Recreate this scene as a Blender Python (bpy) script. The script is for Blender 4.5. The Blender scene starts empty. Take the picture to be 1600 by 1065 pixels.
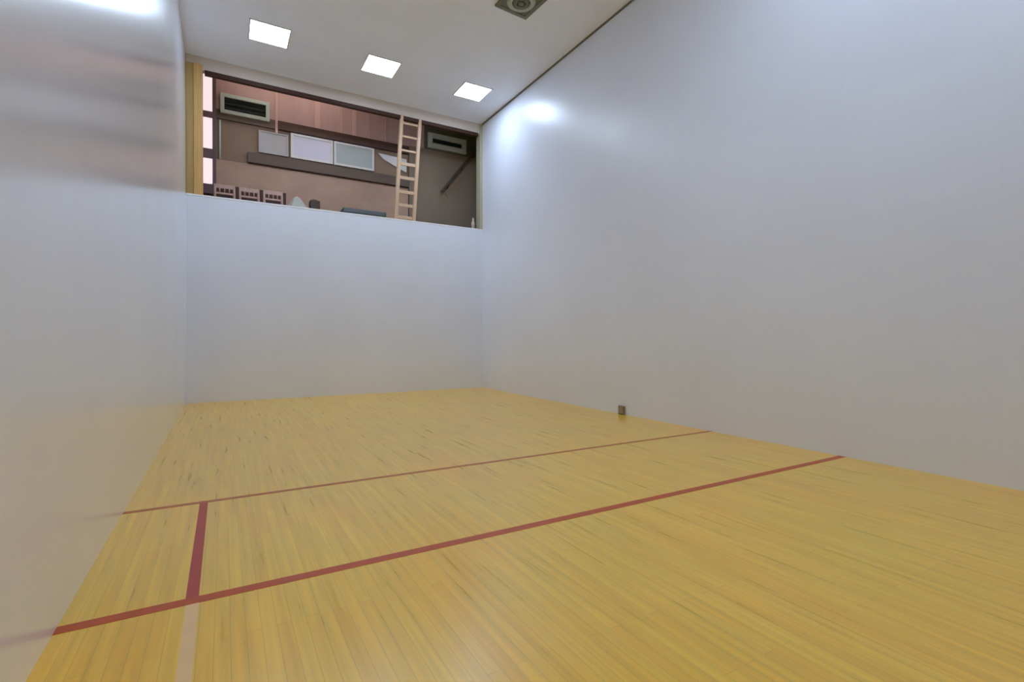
import bpy, bmesh, math, random
from mathutils import Vector, Matrix
random.seed(4)
C = bpy.context.scene.collection

# ------------------------------------------------------------------ dimensions (metres)
W = 6.096            # court width
YB = 8.199           # face of the back wall
YF = -4.54           # front wall
ZC = 6.447           # court ceiling
ZB = 3.875           # top of the low back wall
YG = 9.399           # rear wall of the gallery
ZGF = 3.45           # gallery floor
ZGC = 7.05           # gallery ceiling
XG0, XG1 = -0.55, 7.0

# ------------------------------------------------------------------ mesh helpers
def bx(bm, x0, x1, y0, y1, z0, z1, bev=0.0, mat=None):
    vs = [bm.verts.new((x, y, z)) for x in (x0, x1) for y in (y0, y1) for z in (z0, z1)]
    f = [(0,1,3,2),(4,6,7,5),(0,4,5,1),(2,3,7,6),(0,2,6,4),(1,5,7,3)]
    fs = [bm.faces.new([vs[i] for i in q]) for q in f]
    if bev:
        es = list({e for q in fs for e in q.edges})
        r = bmesh.ops.bevel(bm, geom=es, offset=bev, segments=2, profile=0.6, affect='EDGES')
        vs = list({v for q in r['faces'] for v in q.verts} | {v for v in vs if v.is_valid})
    if mat is not None:
        for v in vs: v.co = mat @ v.co
    return vs

def tube(bm, pts, rad, n=12):
    rings = []
    for i, p in enumerate(pts):
        p = Vector(p)
        a = Vector(pts[max(i-1, 0)]); b = Vector(pts[min(i+1, len(pts)-1)])
        d = (b - a).normalized()
        up = Vector((0,0,1)) if abs(d.z) < 0.9 else Vector((1,0,0))
        s = d.cross(up).normalized(); t = s.cross(d)
        r = rad[i] if isinstance(rad, (list, tuple)) else rad
        rings.append([bm.verts.new(p + (s*math.cos(2*math.pi*k/n) + t*math.sin(2*math.pi*k/n))*r) for k in range(n)])
    for a, b in zip(rings, rings[1:]):
        for k in range(n): bm.faces.new((a[k], a[(k+1)%n], b[(k+1)%n], b[k]))
    bm.faces.new(rings[0][::-1]); bm.faces.new(rings[-1])

def lathe(bm, prof, n=32, loc=(0,0,0)):
    rings = [[bm.verts.new((loc[0]+r*math.cos(2*math.pi*k/n), loc[1]+r*math.sin(2*math.pi*k/n), loc[2]+z)) for k in range(n)] for r, z in prof]
    for a, b in zip(rings, rings[1:]):
        for k in range(n): bm.faces.new((a[k], a[(k+1)%n], b[(k+1)%n], b[k]))
    bm.faces.new(rings[0][::-1]); bm.faces.new(rings[-1])

def prism(bm, poly, d0, d1):
    """poly in (x, z), extruded along y"""
    a = [bm.verts.new((x, d0, z)) for x, z in poly]; b = [bm.verts.new((x, d1, z)) for x, z in poly]
    n = len(poly)
    bm.faces.new(a); bm.faces.new(b[::-1])
    for k in range(n): bm.faces.new((a[k], b[k], b[(k+1)%n], a[(k+1)%n]))

def obj(name, bm, m, parent=None, smooth=False):
    bmesh.ops.recalc_face_normals(bm, faces=bm.faces)
    me = bpy.data.meshes.new(name); bm.to_mesh(me); bm.free()
    if smooth:
        for p in me.polygons: p.use_smooth = True
    me.materials.append(m)
    o = bpy.data.objects.new(name, me); C.objects.link(o)
    if parent is not None: o.parent = parent
    return o

def tag(o, label, cat, group=None, kind=None):
    o['label'] = label; o['category'] = cat
    if group: o['group'] = group
    if kind: o['kind'] = kind
    return o

def thing(name, label, cat, loc=(0,0,0), group=None, rz=0):
    o = bpy.data.objects.new(name, None); C.objects.link(o)
    o.empty_display_size = 0.1
    o.location = loc; o.rotation_euler = (0, 0, rz)
    return tag(o, label, cat, group)

def struct(name, bm, m, label, cat, parent=None):
    o = obj(name, bm, m, parent)
    return tag(o, label, cat, kind='structure')

def box(*a, **k):
    bm = bmesh.new(); bx(bm, *a, **k); return bm

def dup(root, loc, label=None, group=None, rz=None):
    r = root.copy(); C.objects.link(r); r.location = loc
    if rz is not None: r.rotation_euler = (0, 0, rz)
    if label: r['label'] = label
    if group: r['group'] = group
    for ch in list(root.children):
        c = ch.copy(); C.objects.link(c); c.parent = r
        for g in list(ch.children):
            d = g.copy(); C.objects.link(d); d.parent = c
    return r

# ------------------------------------------------------------------ materials
def lin(r, g, b):
    f = lambda c: c/12.92 if c <= 0.04045 else ((c+0.055)/1.055)**2.4
    return (f(r/255), f(g/255), f(b/255), 1)

def mat(name, col, rough=0.5, spec=0.5, noise=0.0, nscale=8.0, bump=0.0, stretch=(1,1,1), metal=0.0):
    m = bpy.data.materials.new(name); m.use_nodes = True
    nt = m.node_tree; N = nt.nodes; L = nt.links
    b = N['Principled BSDF']
    b.inputs['Base Color'].default_value = col
    b.inputs['Roughness'].default_value = rough
    b.inputs['Specular IOR Level'].default_value = spec
    b.inputs['Metallic'].default_value = metal
    tc = N.new('ShaderNodeTexCoord'); mp = N.new('ShaderNodeMapping'); mp.inputs['Scale'].default_value = stretch
    L.new(tc.outputs['Object'], mp.inputs['Vector'])
    nz = N.new('ShaderNodeTexNoise'); nz.inputs['Scale'].default_value = nscale; nz.inputs['Detail'].default_value = 6
    L.new(mp.outputs['Vector'], nz.inputs['Vector'])
    mr = N.new('ShaderNodeMapRange'); mr.inputs['From Min'].default_value = 0.25; mr.inputs['From Max'].default_value = 0.75
    mr.inputs['To Min'].default_value = 1-noise; mr.inputs['To Max'].default_value = 1+noise
    L.new(nz.outputs['Fac'], mr.inputs['Value'])
    mx = N.new('ShaderNodeMix'); mx.data_type = 'RGBA'; mx.blend_type = 'MULTIPLY'; mx.inputs[0].default_value = 1
    mx.inputs[6].default_value = col
    L.new(mr.outputs['Result'], mx.inputs[7])
    L.new(mx.outputs[2], b.inputs['Base Color'])
    if bump:
        bp = N.new('ShaderNodeBump'); bp.inputs['Strength'].default_value = bump; bp.inputs['Distance'].default_value = 0.01
        L.new(nz.outputs['Fac'], bp.inputs['Height']); L.new(bp.outputs['Normal'], b.inputs['Normal'])
    return m

def emit(name, col, s):
    m = bpy.data.materials.new(name); m.use_nodes = True
    b = m.node_tree.nodes['Principled BSDF']
    b.inputs['Base Color'].default_value = (0.25, 0.25, 0.25, 1)
    b.inputs['Emission Color'].default_value = col
    b.inputs['Emission Strength'].default_value = s
    return m

def wall_mat(name, col, rough, axis, spec=0.5, seam=0.965, coat=0.0, crough=0.2):
    """glossy white laminate court panels, 1.22 x 2.44 m with hairline joints"""
    m = bpy.data.materials.new(name); m.use_nodes = True
    nt = m.node_tree; N = nt.nodes; L = nt.links
    b = N['Principled BSDF']
    tc = N.new('ShaderNodeTexCoord'); sp = N.new('ShaderNodeSeparateXYZ'); L.new(tc.outputs['Object'], sp.inputs[0])
    cb = N.new('ShaderNodeCombineXYZ')
    L.new(sp.outputs['Y' if axis == 'y' else 'X'], cb.inputs[0]); L.new(sp.outputs['Z'], cb.inputs[1])
    br = N.new('ShaderNodeTexBrick'); L.new(cb.outputs[0], br.inputs['Vector'])
    br.offset = 0.5; br.inputs['Scale'].default_value = 1
    br.inputs['Brick Width'].default_value = 2.44; br.inputs['Row Height'].default_value = 1.22
    br.inputs['Mortar Size'].default_value = 0.003; br.inputs['Mortar Smooth'].default_value = 0.3
    br.inputs['Color1'].default_value = (0.985, 0.985, 0.985, 1); br.inputs['Color2'].default_value = (1, 1, 1, 1)
    br.inputs['Mortar'].default_value = (seam, seam, seam, 1)
    mx = N.new('ShaderNodeMix'); mx.data_type = 'RGBA'; mx.blend_type = 'MULTIPLY'; mx.inputs[0].default_value = 1
    mx.inputs[6].default_value = col; L.new(br.outputs['Color'], mx.inputs[7])
    out = mx.outputs[2]
    nz = N.new('ShaderNodeTexNoise'); nz.inputs['Scale'].default_value = 0.7; nz.inputs['Detail'].default_value = 3
    L.new(tc.outputs['Object'], nz.inputs['Vector'])
    mr = N.new('ShaderNodeMapRange'); mr.inputs['From Min'].default_value = 0.3; mr.inputs['From Max'].default_value = 0.7
    mr.inputs['To Min'].default_value = 0.97; mr.inputs['To Max'].default_value = 1.02; L.new(nz.outputs['Fac'], mr.inputs['Value'])
    m2 = N.new('ShaderNodeMix'); m2.data_type = 'RGBA'; m2.blend_type = 'MULTIPLY'; m2.inputs[0].default_value = 1
    L.new(out, m2.inputs[6]); L.new(mr.outputs['Result'], m2.inputs[7]); out = m2.outputs[2]
    L.new(out, b.inputs['Base Color'])
    b.inputs['Roughness'].default_value = rough
    b.inputs['Specular IOR Level'].default_value = spec
    b.inputs['Coat Weight'].default_value = coat; b.inputs['Coat Roughness'].default_value = crough; b.inputs['Coat IOR'].default_value = 1.5
    return m

def floor_mat():
    m = bpy.data.materials.new('maple_floor'); m.use_nodes = True
    nt = m.node_tree; N = nt.nodes; L = nt.links
    b = N['Principled BSDF']
    tc = N.new('ShaderNodeTexCoord'); sp = N.new('ShaderNodeSeparateXYZ'); L.new(tc.outputs['Object'], sp.inputs[0])
    cb = N.new('ShaderNodeCombineXYZ'); L.new(sp.outputs['Y'], cb.inputs[0]); L.new(sp.outputs['X'], cb.inputs[1])
    br = N.new('ShaderNodeTexBrick'); L.new(cb.outputs[0], br.inputs['Vector'])
    br.offset = 0.37; br.inputs['Scale'].default_value = 1
    br.inputs['Brick Width'].default_value = 1.15; br.inputs['Row Height'].default_value = 0.057
    br.inputs['Mortar Size'].default_value = 0.0011; br.inputs['Mortar Smooth'].default_value = 0.4
    br.inputs['Color1'].default_value = FLOOR1; br.inputs['Color2'].default_value = FLOOR2
    br.inputs['Mortar'].default_value = tuple(c*0.62 for c in FLOOR1[:3]) + (1,)
    # long grain streaks
    mp = N.new('ShaderNodeMapping'); mp.inputs['Scale'].default_value = (14, 0.55, 1); L.new(tc.outputs['Object'], mp.inputs['Vector'])
    nz = N.new('ShaderNodeTexNoise'); nz.inputs['Scale'].default_value = 2.0; nz.inputs['Detail'].default_value = 8; L.new(mp.outputs[0], nz.inputs['Vector'])
    mr = N.new('ShaderNodeMapRange'); mr.inputs['From Min'].default_value = 0.3; mr.inputs['From Max'].default_value = 0.7
    mr.inputs['To Min'].default_value = 0.86; mr.inputs['To Max'].default_value = 1.10; L.new(nz.outputs['Fac'], mr.inputs['Value'])
    m1 = N.new('ShaderNodeMix'); m1.data_type = 'RGBA'; m1.blend_type = 'MULTIPLY'; m1.inputs[0].default_value = 1
    L.new(br.outputs['Color'], m1.inputs[6]); L.new(mr.outputs['Result'], m1.inputs[7])
    # broad warm / greenish blotches of old finish
    n2 = N.new('ShaderNodeTexNoise'); n2.inputs['Scale'].default_value = 0.9; n2.inputs['Detail'].default_value = 4; L.new(tc.outputs['Object'], n2.inputs['Vector'])
    cr = N.new('ShaderNodeValToRGB'); cr.color_ramp.elements[0].position = 0.35; cr.color_ramp.elements[1].position = 0.68
    cr.color_ramp.elements[0].color = (0.93, 0.97, 0.98, 1); cr.color_ramp.elements[1].color = (1.02, 0.96, 0.92, 1)
    L.new(n2.outputs['Fac'], cr.inputs[0])
    m2 = N.new('ShaderNodeMix'); m2.data_type = 'RGBA'; m2.blend_type = 'MULTIPLY'; m2.inputs[0].default_value = 1
    L.new(m1.outputs[2], m2.inputs[6]); L.new(cr.outputs[0], m2.inputs[7])
    # scuffs
    mp3 = N.new('ShaderNodeMapping'); mp3.inputs['Scale'].default_value = (5, 1.6, 1); L.new(tc.outputs['Object'], mp3.inputs['Vector'])
    n3 = N.new('ShaderNodeTexNoise'); n3.inputs['Scale'].default_value = 2.6; n3.inputs['Detail'].default_value = 5; L.new(mp3.outputs[0], n3.inputs['Vector'])
    r3 = N.new('ShaderNodeMapRange'); r3.inputs['From Min'].default_value = 0.66; r3.inputs['From Max'].default_value = 0.78
    r3.inputs['To Min'].default_value = 1.0; r3.inputs['To Max'].default_value = 0.985; L.new(n3.outputs['Fac'], r3.inputs['Value'])
    m3 = N.new('ShaderNodeMix'); m3.data_type = 'RGBA'; m3.blend_type = 'MULTIPLY'; m3.inputs[0].default_value = 1
    L.new(m2.outputs[2], m3.inputs[6]); L.new(r3.outputs['Result'], m3.inputs[7])
    L.new(m3.outputs[2], b.inputs['Base Color'])
    rr = N.new('ShaderNodeMapRange'); rr.inputs['To Min'].default_value = 0.24; rr.inputs['To Max'].default_value = 0.34; L.new(nz.outputs['Fac'], rr.inputs['Value'])
    L.new(rr.outputs['Result'], b.inputs['Roughness'])
    b.inputs['Specular IOR Level'].default_value = 0.7
    b.inputs['Coat Weight'].default_value = 0.5; b.inputs['Coat Roughness'].default_value = 0.28
    return m

FLOOR1 = lin(250, 200, 53); FLOOR2 = lin(245, 189, 38)
M = {}
M['floor'] = floor_mat()
WC = (0.778, 0.808, 0.88, 1)
M['wall_l'] = wall_mat('court_panel_gloss', WC, 0.22, 'y', spec=0.7, coat=0.7, crough=0.22, seam=1.0)
M['wall_y'] = wall_mat('court_panel_long', WC, 0.33, 'y', spec=0.7)
M['wall_x'] = wall_mat('court_panel_cross', WC, 0.28, 'x')
M['ceiling'] = mat('ceiling_paint', (0.82, 0.845, 0.885, 1), 0.8, 0.2, 0.03, 1.5)
M['cap'] = mat('white_cap', (0.86, 0.86, 0.85, 1), 0.4, 0.5, 0.02)
M['line'] = mat('red_line', lin(190, 78, 20), 0.4, 0.5, 0.12, 9)
M['line_box'] = mat('red_box_line', lin(180, 66, 46), 0.4, 0.5, 0.12, 9)
M['line_thin'] = mat('worn_red_line', lin(188, 98, 46), 0.4, 0.5, 0.15, 9)
M['faded'] = mat('faded_line', lin(240, 196, 138), 0.4, 0.5, 0.05, 9)
M['pine'] = mat('pine', lin(206, 162, 98), 0.5, 0.4, 0.12, 3, stretch=(8, 8, 0.7))
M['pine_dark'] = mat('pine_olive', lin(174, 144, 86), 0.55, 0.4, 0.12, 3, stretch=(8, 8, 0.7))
M['tan'] = mat('tan_board', lin(204, 190, 176), 0.55, 0.4, 0.05, 3, stretch=(0.6, 6, 6))
M['redbrown'] = mat('dark_red_trim', lin(66, 38, 26), 0.6, 0.3, 0.15, 4, stretch=(0.6, 6, 6))
M['seal'] = mat('grey_seal', lin(120, 117, 104), 0.7, 0.2, 0.05)
M['trimo'] = mat('olive_trim', lin(178, 172, 146), 0.6, 0.3, 0.06, 3)
M['pink'] = mat('pink_board', lin(194, 160, 152), 0.7, 0.25, 0.08, 1.6, stretch=(3, 1, 0.5))
M['pinkb'] = mat('pink_batten', lin(212, 172, 160), 0.7, 0.25, 0.05, 3)
M['brown'] = mat('brown_wall', lin(146, 120, 98), 0.7, 0.25, 0.12, 1.2)
M['brown_low'] = mat('rosy_brown_board', lin(186, 150, 126), 0.7, 0.25, 0.14, 1.1, stretch=(1.2, 1, 2))
M['brown_dark'] = mat('dark_brown_board', lin(142, 124, 104), 0.7, 0.25, 0.10, 1.2)
M['beam'] = mat('dark_beam_and_shade', lin(84, 60, 50), 0.6, 0.3, 0.15, 2, stretch=(0.6, 4, 4))
M['rail_shade'] = mat('grey_brown_rail_shade', lin(106, 88, 74), 0.6, 0.3, 0.10, 2, stretch=(0.6, 4, 4))
M['green'] = mat('grey_green_board', lin(100, 98, 82), 0.7, 0.25, 0.08, 2)
M['reflect_w'] = mat('lavender_reflection', lin(216, 206, 216), 0.4, 0.4, 0.03, 3)
M['reflect_b'] = mat('grey_beige_reflection', lin(178, 168, 160), 0.4, 0.4, 0.06, 3)
M['reflect_g'] = mat('grey_green_reflection', lin(176, 178, 170), 0.4, 0.4, 0.05, 3)
M['board_f'] = mat('pale_edge', lin(222, 214, 206), 0.5, 0.4, 0.03, 3)
M['vent_f'] = mat('vent_frame', lin(194, 200, 188), 0.5, 0.4, 0.04, 3)
M['vent_d'] = mat('vent_dark', lin(30, 40, 36), 0.4, 0.4, 0.2, 4)
M['vent_s'] = mat('vent_slat', lin(48, 58, 52), 0.4, 0.4, 0.1, 4)
M['ladder'] = mat('ladder_wood', lin(204, 170, 138), 0.5, 0.35, 0.06, 3, stretch=(6, 6, 0.8))
M['mauve'] = mat('mauve_frame', lin(118, 92, 92), 0.6, 0.3, 0.08, 4)
M['grille_d'] = mat('diffuser_dark', lin(112, 112, 92), 0.5, 0.4, 0.06, 4)
M['grille_l'] = mat('diffuser_light', lin(176, 178, 156), 0.5, 0.4, 0.04, 4)
M['stop'] = mat('brown_box', lin(140, 118, 90), 0.5, 0.4, 0.08, 10)
M['stop_l'] = mat('brown_plate', lin(158, 140, 116), 0.45, 0.4, 0.05, 10)
M['chairwood'] = mat('chair_wood', lin(190, 154, 138), 0.5, 0.4, 0.08, 3, stretch=(5, 5, 0.8))
M['chairdark'] = mat('chair_dark', lin(96, 80, 68), 0.6, 0.3, 0.08, 3)
M['cloth'] = mat('grey_cloth', lin(176, 170, 158), 0.9, 0.1, 0.08, 6, bump=0.4)
M['dark'] = mat('dark_case', lin(78, 62, 54), 0.6, 0.3, 0.1, 6)
M['slate'] = mat('slate_case', lin(92, 94, 92), 0.6, 0.3, 0.08, 5)
M['pale'] = mat('pale_pot', lin(206, 178, 156), 0.5, 0.4, 0.05, 6)
M['carpet'] = mat('gallery_carpet', lin(96, 84, 74), 0.9, 0.1, 0.15, 30)
M['lamp'] = emit('light_diffuser', (0.685, 0.860, 1.13, 1), 33.0)
M['lampframe'] = mat('light_frame', lin(214, 212, 202), 0.5, 0.4, 0.02)
M['tube'] = emit('gallery_fill_tube', (1.0, 0.94, 0.92, 1), 13.5)
M['winlit'] = emit('lit_pane', (1.0, 0.80, 0.83, 1), 0.92)

# ------------------------------------------------------------------ the court shell
fl = struct('floor', box(-0.0, W, YF, YB, -0.12, 0), M['floor'], 'yellow maple strip floor of the court with red lines', 'floor')
def fline(name, x0, x1, y0, y1, m, label, h=0.0012):
    o = obj(name, box(x0, x1, y0, y1, -0.002, h), m, fl); o['label'] = label; return o
fline('service_line', 0.0, W, -0.055, 0.012, M['line'], 'bold red line, the nearer of the two crossing the floor', 0.0014)
fline('short_line', 0.0, W, 1.548, 1.598, M['line_thin'], 'thin red line, the farther of the two crossing the floor', 0.0014)
fline('service_box_line', 0.450, 0.502, 0.012, 1.548, M['line_box'], 'short red line joining the two crossing lines')
fline('faded_line', 0.455, 0.505, YF + 1.2, -0.055, M['faded'], 'faint pinkish worn stripe', 0.0008)

struct('wall_left', box(-0.15, 0, YF, YB, 0, ZC), M['wall_l'], 'glossy white panelled side wall by the red service box line', 'wall')
struct('wall_right', box(W, W+0.15, YF, YB, 0, ZC), M['wall_y'], 'long glossy white panelled wall with a small brown box at its foot', 'wall')
struct('wall_back', box(-0.15, W+0.15, YB, YB+0.20, 0, ZB-0.03), M['wall_x'], 'low white end wall below the gallery opening', 'wall')
struct('trim_1', box(0.001, W-0.001, YB-0.006, YB+0.21, ZB-0.03, ZB, bev=0.004), M['cap'], 'white ledge capping the low end wall', 'trim')
struct('wall_front', box(-0.15, W+0.15, YF-0.15, YF, 0, ZC), M['wall_x'], 'white front wall of the court', 'wall')
struct('ceiling', box(-0.15, W+0.15, YF-0.15, YB+0.02, ZC, ZC+0.14), M['ceiling'], 'pale grey court ceiling with square lights', 'ceiling')
# narrow seals where long walls meet the ceiling
struct('trim_2', box(W-0.022, W-0.0005, YF+0.01, YB-0.01, ZC-0.026, ZC-0.0005), M['seal'], 'thin grey seal between ceiling and long wall', 'trim')
# header over the opening: tan board with a dark red strip along its lower edge
hb = struct('trim_3', box(0.0, W, YB+0.021, YB+0.14, 6.20, ZC+0.14), M['tan'], 'tan header board over the gallery opening', 'trim')
obj('dark_strip', box(0.30, W-0.12, YB+0.012, YB+0.10, 6.135, 6.215, bev=0.004), M['redbrown'], hb)['label'] = 'dark red brown strip along the lower edge'
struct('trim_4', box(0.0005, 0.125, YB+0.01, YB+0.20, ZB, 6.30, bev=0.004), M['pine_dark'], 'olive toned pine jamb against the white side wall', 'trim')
struct('trim_5', box(0.126, 0.268, YB-0.002, YB+0.20, ZB, 6.30, bev=0.004), M['pine'], 'golden pine jamb board beside the narrow lit window', 'trim')
struct('trim_6', box(W-0.075, W-0.0005, YB-0.002, YB+0.20, ZB, 6.43, bev=0.004), M['trimo'], 'slim olive corner trim at the ladder end of the opening', 'trim')

# ------------------------------------------------------------------ gallery behind the opening
struct('floor_gallery', box(XG0, XG1, YB+0.20, YG, ZGF-0.1, ZGF), M['carpet'], 'brown gallery floor behind the low wall', 'floor')
struct('ceiling_gallery', box(XG0, XG1, YB+0.14, YG+0.1, ZGC, ZGC+0.1), M['ceiling'], 'gallery ceiling', 'ceiling')
struct('wall_gallery', box(XG0, XG1, YG, YG+0.1, ZGF-0.1, ZGC), M['brown'], 'brown rear wall of the gallery', 'wall')
struct('wall_gallery_left', box(XG0-0.1, XG0, YB+0.2, YG+0.1, ZGF-0.1, ZGC), M['brown'], 'brown end wall of the gallery near the lit window', 'wall')
struct('wall_gallery_right', box(XG1, XG1+0.1, YB+0.2, YG+0.1, ZGF-0.1, ZGC), M['brown_dark'], 'dark brown end wall of the gallery near the ladder', 'wall')
struct('wall_gallery_front', box(W+0.15, XG1, YB+0.0, YB+0.2, ZGF-0.1, ZGC), M['brown_dark'], 'brown wall beside the opening', 'wall')
struct('wall_gallery_front_left', box(XG0, -0.15, YB+0.0, YB+0.2, ZGF-0.1, ZGC), M['brown_dark'], 'brown wall behind the jamb', 'wall')
struct('wall_header', box(-0.15, W+0.15, YB+0.14, YB+0.20, 6.25, ZGC), M['brown_dark'], 'back of the header', 'wall')

pk = struct('wall_siding', box(XG0, 5.02, YG-0.03, YG, 5.99, ZGC), M['pink'], 'salmon pink boarding along the upper gallery wall', 'wall')
for x, w in ((1.615, 0.05), (2.46, 0.12), (2.98, 0.04), (3.28, 0.11), (3.62, 0.04), (4.02, 0.04)):
    obj('batten', box(x-w/2, x+w/2, YG-0.048, YG-0.03, 6.0, ZGC), M['pinkb'], pk)
obj('long_batten', box(1.59, 1.64, YG-0.048, YG-0.03, 5.72, 6.0), M['pinkb'], pk)
struct('trim_7', box(0.46, 1.585, YG-0.05, YG, 5.80, 5.99, bev=0.006), M['rail_shade'], 'brown rail under the green dark vent', 'trim')
struct('trim_8', box(1.645, 4.60, YG-0.07, YG, 5.80, 5.99, bev=0.006), M['beam'], 'dark red brown beam under the pink boarding', 'trim')
struct('wall_wainscot', box(0.36, 4.60, YG-0.03, YG, ZGF, 4.95), M['brown_low'], 'rosy brown boarding along the lower gallery wall', 'wall')
struct('panel_shade_strip', box(1.05, 4.60, YG-0.10, YG, 4.97, 5.19, bev=0.006), M['rail_shade'], 'grey brown strip built for the shadow under the row of pale panels', 'trim')  # shadow under the pale panels, built as a solid dark strip
struct('wall_partition', box(4.62, XG1, YG-0.06, YG, ZGF, 6.02), M['brown_dark'], 'dark brown boarded wall past the ladder', 'wall')
struct('wall_vent_board', box(5.02, XG1, YG-0.05, YG, 6.02, ZGC), M['green'], 'dark grey green boarding around the slot vent', 'wall')

struct('chair_shade_strip', box(0.36, 1.80, YG-0.05, YG-0.031, ZGF, 4.42, bev=0.004), M['beam'], 'dark strip painting in the shade between the chair backs', 'trim')  # dark backing added so the gaps between the chairs read as shade

# narrow tall lit window at the jamb end
wn = bmesh.new()
zs = [(4.40, 4.93), (5.13, 5.77), (5.90, 6.80)]
bx(wn, 0.16, 0.235, YG-0.07, YG, 4.2, 6.95, bev=0.004); bx(wn, 0.405, 0.47, YG-0.07, YG, 4.2, 6.95, bev=0.004)
for z0, z1 in ((4.2, 4.40), (4.93, 5.13), (5.77, 5.90), (6.80, 6.95)):
    bx(wn, 0.236, 0.404, YG-0.065, YG, z0, z1, bev=0.004)
win = struct('window_1', wn, M['mauve'], 'narrow tall bright window with mauve frame and dark crossbars', 'window')
for z0, z1 in zs:
    obj('pane', box(0.237, 0.403, YG-0.05, YG-0.02, z0+0.001, z1-0.001), M['winlit'], win)['label'] = 'bright pinkish white pane'
bm = bmesh.new(); tube(bm, [(0.535, YG-0.021, 4.952), (0.535, YG-0.021, 5.78)], 0.02)
tag(obj('conduit', bm, M['vent_f'], smooth=True), 'thin pale upright pipe between the lit window and the brown wall', 'pipe')

# vents
def wall_vent(name, label, x0, x1, z0, z1, fw, nsl):
    t = thing(name, label, 'vent', ((x0+x1)/2, YG-0.03, z0))
    cx, h, w = 0, z1-z0, (x1-x0)/2
    y1 = 0.0 if x0 < 5 else -0.02
    y0 = y1-0.07
    bm = bmesh.new()
    bx(bm, -w, -w+fw, y0, y1, 0, h, bev=0.005); bx(bm, w-fw, w, y0, y1, 0, h, bev=0.005)
    bx(bm, -w+fw, w-fw, y0, y1, 0, fw, bev=0.005); bx(bm, -w+fw, w-fw, y0, y1, h-fw, h, bev=0.005)
    obj('frame', bm, M['vent_f'], t)
    obj('cavity', box(-w+fw, w-fw, y1-0.02, y1, fw, h-fw), M['vent_d'], t)['label'] = 'dark interior'
    for k in range(nsl):
        z = fw + (h-2*fw)*(k+0.5)/nsl
        mt = Matrix.Translation((0, y1-0.038, z)) @ Matrix.Rotation(math.radians(38), 4, 'X')
        obj('slat', box(-w+fw+0.002, w-fw-0.002, -0.016, 0.016, -0.003, 0.003, mat=mt), M['vent_s'], t)['label'] = 'dark sloping slat'
    return t
wall_vent('wall_vent', 'wide dark green vent in a pale frame near the narrow lit window', 0.545, 1.475, 5.915, 6.33, 0.075, 3)
wall_vent('wall_vent', 'dark slot vent in a pale frame on the dark wall past the ladder', 5.10, 6.16, 6.07, 6.44, 0.12, 2)

# three pale panels standing in for lit court walls reflected in gallery glass
def board(label, x0, x1, z0, z1, m, edge, pad):
    t = thing('reflection_panel', label, 'board', ((x0+x1)/2, YG, z0), 'pale reflections built on the gallery wall')
    w, h = (x1-x0)/2, z1-z0
    obj('panel', box(-w+edge, w-edge, -0.035, 0, edge, h-edge), m, t)
    bm = bmesh.new()
    bx(bm, -w, -w+edge, -0.05, 0, 0, h, bev=0.004); bx(bm, w-edge, w, -0.05, 0, 0, h, bev=0.004)
    bx(bm, -w+edge, w-edge, -0.05, 0, 0, edge, bev=0.003); bx(bm, -w+edge, w-edge, -0.05, 0, h-edge, h, bev=0.003)
    obj('frame', bm, pad, t)
    return t
board('grey beige reflection panel nearest the lit window', 1.26, 1.85, 5.235, 5.715, M['reflect_b'], 0.03, M['reflect_b'])
board('bright lavender reflection panel in the middle of the three', 1.90, 2.80, 5.235, 5.785, M['reflect_w'], 0.05, M['board_f'])
board('grey green reflection panel between the lavender one and the ladder', 2.82, 3.75, 5.235, 5.785, M['reflect_g'], 0.05, M['board_f'])
bm = bmesh.new(); prism(bm, [(3.84, 5.69), (4.55, 5.66), (4.55, 5.33), (4.36, 5.40), (3.98, 5.56)], YG-0.06, YG)
tag(obj('wedge_board', bm, M['board_f']), 'pale wedge shaped board on the wall just behind the ladder', 'board')

# sloping handrail on the dark wall
t = thing('handrail', 'dark handrail sloping up the brown wall past the ladder', 'handrail', (5.45, YG-0.06, 4.95))
a, b = Vector((0.0, -0.09, 0.02)), Vector((1.16, -0.09, 1.52))
mt = Matrix.Translation((a+b)/2) @ Matrix.Rotation(-math.atan2(b.z-a.z, b.x-a.x), 4, 'Y')
Lh = (b-a).length/2
obj('rail', box(-Lh, Lh, -0.022, 0.022, -0.03, 0.03, bev=0.012, mat=mt), M['dark'], t)
for f in (0.15, 0.5, 0.85):
    p = a.lerp(b, f); bm = bmesh.new(); tube(bm, [(p.x, 0.0, p.z-0.09), (p.x, -0.05, p.z-0.09), (p.x, -0.09, p.z-0.04)], 0.012)
    obj('bracket', bm, M['slate'], t, True)
mt2 = Matrix.Translation((a+b)/2 + Vector((0.10, 0.08, -0.13))) @ Matrix.Rotation(-math.atan2(b.z-a.z, b.x-a.x), 4, 'Y')
obj('skirt_board', box(-Lh*0.9, Lh*0.9, -0.009, 0.009, -0.045, 0.045, mat=mt2), M['brown'], t)['label'] = 'lighter board below the rail'

# wooden ladder standing on the ledge inside the opening
t = thing('ladder', 'pale wooden ladder standing upright on the ledge of the gallery opening', 'ladder', (4.135, YB+0.0, ZB))
t.rotation_euler = (0, 0, 0)
def lx(z, side):          # the ladder leans a little sideways and widens towards its top
    f = z/2.33
    return (-0.192 + 0.137*f) if side < 0 else (0.223 + 0.150*f)
for s in (-1, 1):
    bm = bmesh.new()
    w = 0.037
    vs = []
    z1 = 2.36
    for z in (0, z1):
        for dx in (-w, w):
            for y in (0.0, 0.010):
                vs.append(bm.verts.new((lx(z, s)+dx, (-0.0 if y == 0 else 0.010), z)))
    bm.free()
    bm = bmesh.new()
    prism(bm, [(lx(0, s)-w, 0.0), (lx(0, s)+w, 0.0), (lx(z1, s)+w, z1), (lx(z1, s)-w, z1)], -0.085, -0.008)
    bmesh.ops.bevel(bm, geom=list(bm.edges), offset=0.006, segments=2, affect='EDGES')
    obj('rail', bm, M['ladder'], t)
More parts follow.
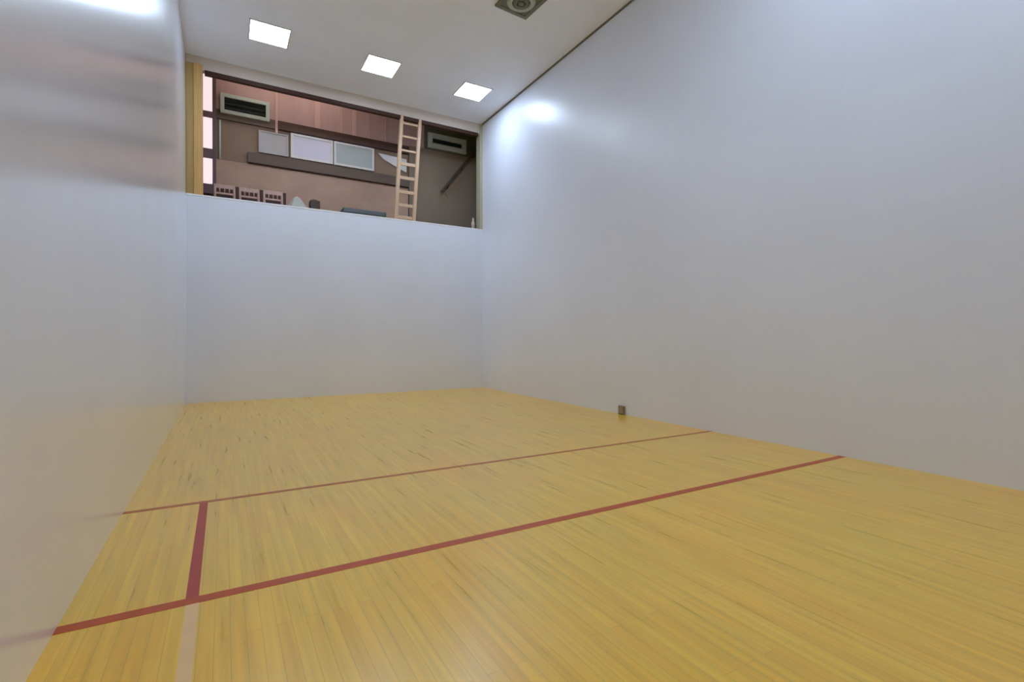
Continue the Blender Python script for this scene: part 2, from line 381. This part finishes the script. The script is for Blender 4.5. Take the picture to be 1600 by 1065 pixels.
for z in (0.06, 0.335, 0.635, 0.955, 1.270, 1.575, 1.89, 2.19):
    hh = 0.036 if z < 1.4 else 0.022
    obj('rung', box(lx(z, -1)+0.036, lx(z, 1)-0.036, -0.060, -0.030, z-hh, z+hh, bev=0.006), M['ladder'], t)
t.location.y = YB + 0.092
t.location.z = ZB

# wooden chairs behind the ledge
def make_chair(label):
    t = thing('wooden_chair', label, 'chair', (0,0,ZGF), 'chairs behind the gallery ledge')
    obj('seat', box(-0.20, 0.20, -0.20, 0.20, 0.43, 0.46, bev=0.01), M['chairwood'], t)
    for sx in (-1, 1):
        bm = bmesh.new(); tube(bm, [(sx*0.17, -0.17, 0), (sx*0.17, -0.17, 0.43)], [0.014, 0.02]); obj('leg', bm, M['chairwood'], t, True)
        bm = bmesh.new(); tube(bm, [(sx*0.17, 0.19, 0), (sx*0.17, 0.18, 0.43)], [0.014, 0.02]); obj('leg', bm, M['chairwood'], t, True)
    mt = Matrix.Translation((0, 0.245, 0.865)) @ Matrix.Rotation(math.radians(-8), 4, 'X')
    bk = obj('backrest', box(-0.19, 0.19, -0.012, 0.012, -0.045, 0.045, bev=0.01, mat=mt), M['chairwood'], t)
    for sx in (-1, 1):
        bm = bmesh.new(); tube(bm, [(sx*0.17, 0.18, 0.44), (sx*0.172, 0.22, 0.70), (sx*0.172, 0.245, 0.86)], [0.026, 0.024, 0.02])
        obj('post', bm, M['chairwood'], bk, True)
    for z, yy in ((0.60, 0.207), (0.72, 0.226)):
        mt = Matrix.Translation((0, yy, z)) @ Matrix.Rotation(math.radians(-8), 4, 'X')
        obj('slat', box(-0.168, 0.168, -0.009, 0.009, -0.02, 0.02, bev=0.006, mat=mt), M['chairwood'], bk)
    for x in (-0.085, 0.0, 0.085):
        bm = bmesh.new(); tube(bm, [(x, 0.226, 0.735), (x, 0.240, 0.845)], 0.011); obj('spindle', bm, M['chairwood'], bk, True)
    return t
ch = make_chair('wooden chair back showing over the ledge, nearest the lit window')
ch.location = (0.62, YG-0.55, ZGF)
dup(ch, (1.07, YG-0.52, ZGF), 'wooden chair back showing over the ledge, middle of the three')
dup(ch, (1.52, YG-0.56, ZGF), 'wooden chair back showing over the ledge, beside the grey cloth heap')

# heap of grey cloth on a stool, dark case, low slate chest, small pot on the ledge
def lump(name, label, cat, cx, cy, z0, rx, ry, h, m, seed):
    rnd = random.Random(seed)
    bm = bmesh.new(); bmesh.ops.create_icosphere(bm, subdivisions=4, radius=1)
    ph = [rnd.uniform(0, 6.28) for _ in range(6)]
    for v in bm.verts:
        x, y, z = v.co
        a = math.atan2(y, x)
        k = 1 + 0.10*math.sin(3*a+ph[0]) + 0.06*math.sin(7*a+ph[1]) + 0.05*math.sin(5*z+ph[2])
        zz = max(z, -0.25)
        taper = 1.0 - 0.45*max(zz, 0)
        v.co = Vector((x*k*rx*taper, y*k*ry*taper, (zz+0.25)/1.25*h))
    o = obj(name, bm, m, smooth=True); o.location = (cx, cy, z0)
    return tag(o, label, cat)
bm = bmesh.new(); bx(bm, 1.75, 2.05, YB+0.24, YB+0.56, ZGF, 3.89, bev=0.01)
tag(obj('storage_box', bm, M['slate']), 'grey box under the cloth heap behind the ledge', 'box')
lump('cloth_heap', 'pale grey cloth heaped up behind the ledge next to the chairs', 'cloth', 1.93, YB+0.40, 3.892, 0.18, 0.13, 0.29, M['cloth'], 3)
t = thing('carry_case', 'small dark brown case standing beyond the grey cloth heap', 'case', (2.29, YB+0.45, ZGF))
obj('body', box(-0.10, 0.10, -0.12, 0.12, 0, 0.69, bev=0.02), M['dark'], t)
bm = bmesh.new(); tube(bm, [(-0.05, 0, 0.685), (-0.05, 0, 0.72), (0.05, 0, 0.72), (0.05, 0, 0.685)], 0.010); obj('handle', bm, M['dark'], t, True)
t = thing('storage_chest', 'low blue grey chest behind the ledge beside the ladder', 'chest', (3.32, YB+0.46, ZGF))
obj('body', box(-0.45, 0.45, -0.20, 0.20, 0, 0.50, bev=0.015), M['slate'], t)
obj('lid', box(-0.47, 0.47, -0.22, 0.22, 0.502, 0.60, bev=0.02), M['slate'], t)
bm = bmesh.new(); lathe(bm, [(0.030, 0), (0.042, 0.11), (0.046, 0.115), (0.046, 0.13), (0.024, 0.19), (0.020, 0.26), (0.012, 0.265)], 24)
o = obj('bottle', bm, M['pale'], smooth=True); o.location = (5.875, YB+0.08, ZB+0.001)
tag(o, 'small pale bottle standing on the ledge in the dark corner', 'bottle')

# ------------------------------------------------------------------ ceiling fittings
def make_light(label, group):
    t = thing('ceiling_light', label, 'ceiling light', (0,0,ZC), group)
    s, e = 0.295, 0.025
    bm = bmesh.new()
    bx(bm, -s-e, s+e, -s-e, -s, -0.014, -0.001, bev=0.003); bx(bm, -s-e, s+e, s, s+e, -0.014, -0.001, bev=0.003)
    bx(bm, -s-e, -s, -s, s, -0.014, -0.001, bev=0.003); bx(bm, s, s+e, -s, s, -0.014, -0.001, bev=0.003)
    obj('frame', bm, M['lampframe'], t)
    obj('diffuser', box(-s, s, -s, s, -0.010, -0.002), M['lamp'], t)['label'] = 'glowing white diffuser'
    return t
G = 'row of three square ceiling lights'
l0 = make_light('bright square ceiling light closest to the pine jamb', G)
l0.location = (1.294, 6.81, ZC)
dup(l0, (3.234, 6.86, ZC), 'bright square ceiling light in the middle of its row', G)
dup(l0, (5.19, 6.87, ZC), 'bright square ceiling light closest to the long wall and ladder', G)
for y in (-0.6,):
    for x in (1.294, 3.234, 5.19):
        dup(l0, (x, y, ZC), 'square ceiling light over the front of the court, ahead of the row of three', 'square ceiling lights over the front of the court')

t = thing('ceiling_diffuser', 'dark grey square ceiling vent with round centre above the long wall', 'ceiling vent', (4.615, 3.915, ZC))
t.rotation_euler = (0, 0, math.radians(4))
s = 0.30
bm = bmesh.new()
for a0, a1, b0, b1 in ((-s, s, -s, -s+0.07), (-s, s, s-0.07, s), (-s, -s+0.07, -s+0.07, s-0.07), (s-0.07, s, -s+0.07, s-0.07)):
    bx(bm, a0, a1, b0, b1, -0.03, -0.001, bev=0.004)
obj('frame', bm, M['grille_d'], t)
obj('face_plate', box(-s+0.07, s-0.07, -s+0.07, s-0.07, -0.018, -0.001), M['grille_d'], t)
for i, (r0, r1) in enumerate(((0.225, 0.145), (0.13, 0.07))):
    bm = bmesh.new(); lathe(bm, [(r1, -0.018), (r1, -0.04-0.005*i), (r1+0.01, -0.046-0.005*i), (r0, -0.030), (r0, -0.018)], 48)
    bmesh.ops.delete(bm, geom=[f for f in bm.faces if len(f.verts) > 4], context='FACES')
    obj('ring', bm, M['grille_l'] if i == 0 else M['grille_d'], t, True)
bm = bmesh.new(); lathe(bm, [(0.05, -0.018), (0.05, -0.045), (0.035, -0.055), (0.006, -0.057)], 32)
obj('hub', bm, M['grille_d'], t, True)

# unseen strip lamp added behind the header to brighten the upper gallery wall
t = thing('gallery_fill_light', 'unseen fluorescent strip light added behind the header to brighten the gallery', 'ceiling light', (1.9, YB+0.42, ZGC))
obj('housing', box(-1.2, 1.2, -0.06, 0.06, -0.05, -0.001, bev=0.006), M['lampframe'], t)
for y in (-0.03, 0.03):
    bm = bmesh.new(); tube(bm, [(-1.17, y, -0.068), (1.17, y, -0.068)], 0.017); obj('lamp_tube', bm, M['tube'], t, True)

# small brown box at the foot of the long wall
t = thing('outlet_box', 'small brown box at the foot of the long white wall', 'outlet box', (W, 3.235, 0))
obj('body', box(-0.045, -0.0005, -0.058, 0.058, 0.001, 0.135, bev=0.008), M['stop'], t)
obj('cover_plate', box(-0.052, -0.0455, -0.046, 0.046, 0.02, 0.120, bev=0.002), M['stop_l'], t)

# ------------------------------------------------------------------ world, camera, view
w = bpy.data.worlds.new('World'); bpy.context.scene.world = w; w.use_nodes = True
w.node_tree.nodes['Background'].inputs[0].default_value = (0.5, 0.55, 0.6, 1)
w.node_tree.nodes['Background'].inputs[1].default_value = 0.3

cam = bpy.data.cameras.new('camera'); co = bpy.data.objects.new('camera', cam); C.objects.link(co)
yaw, pit, rol = math.radians(30.043), math.radians(-0.322), math.radians(0.04)
fw = Vector((math.sin(yaw)*math.cos(pit), math.cos(yaw)*math.cos(pit), math.sin(pit)))
r = Vector((math.cos(yaw), -math.sin(yaw), 0)); u = r.cross(fw)
r2 = r*math.cos(rol) + u*math.sin(rol); u2 = -r*math.sin(rol) + u*math.cos(rol)
mw = Matrix((r2, u2, -fw)).transposed().to_4x4(); mw.translation = Vector((0.608, -2.734, 1.209))
co.matrix_world = mw
cam.sensor_width = 36; cam.sensor_fit = 'HORIZONTAL'; cam.lens = 777.27/1600*36
cam.clip_start = 0.05
sc = bpy.context.scene
sc.camera = co
sc.view_settings.view_transform = 'Standard'; sc.view_settings.look = 'None'
sc.view_settings.gamma = 1; sc.view_settings.exposure = 0.0; sc.view_settings.use_curve_mapping = False
sc.cycles.max_bounces = 12; sc.cycles.diffuse_bounces = 8; sc.cycles.glossy_bounces = 6
sc.cycles.caustics_reflective = False
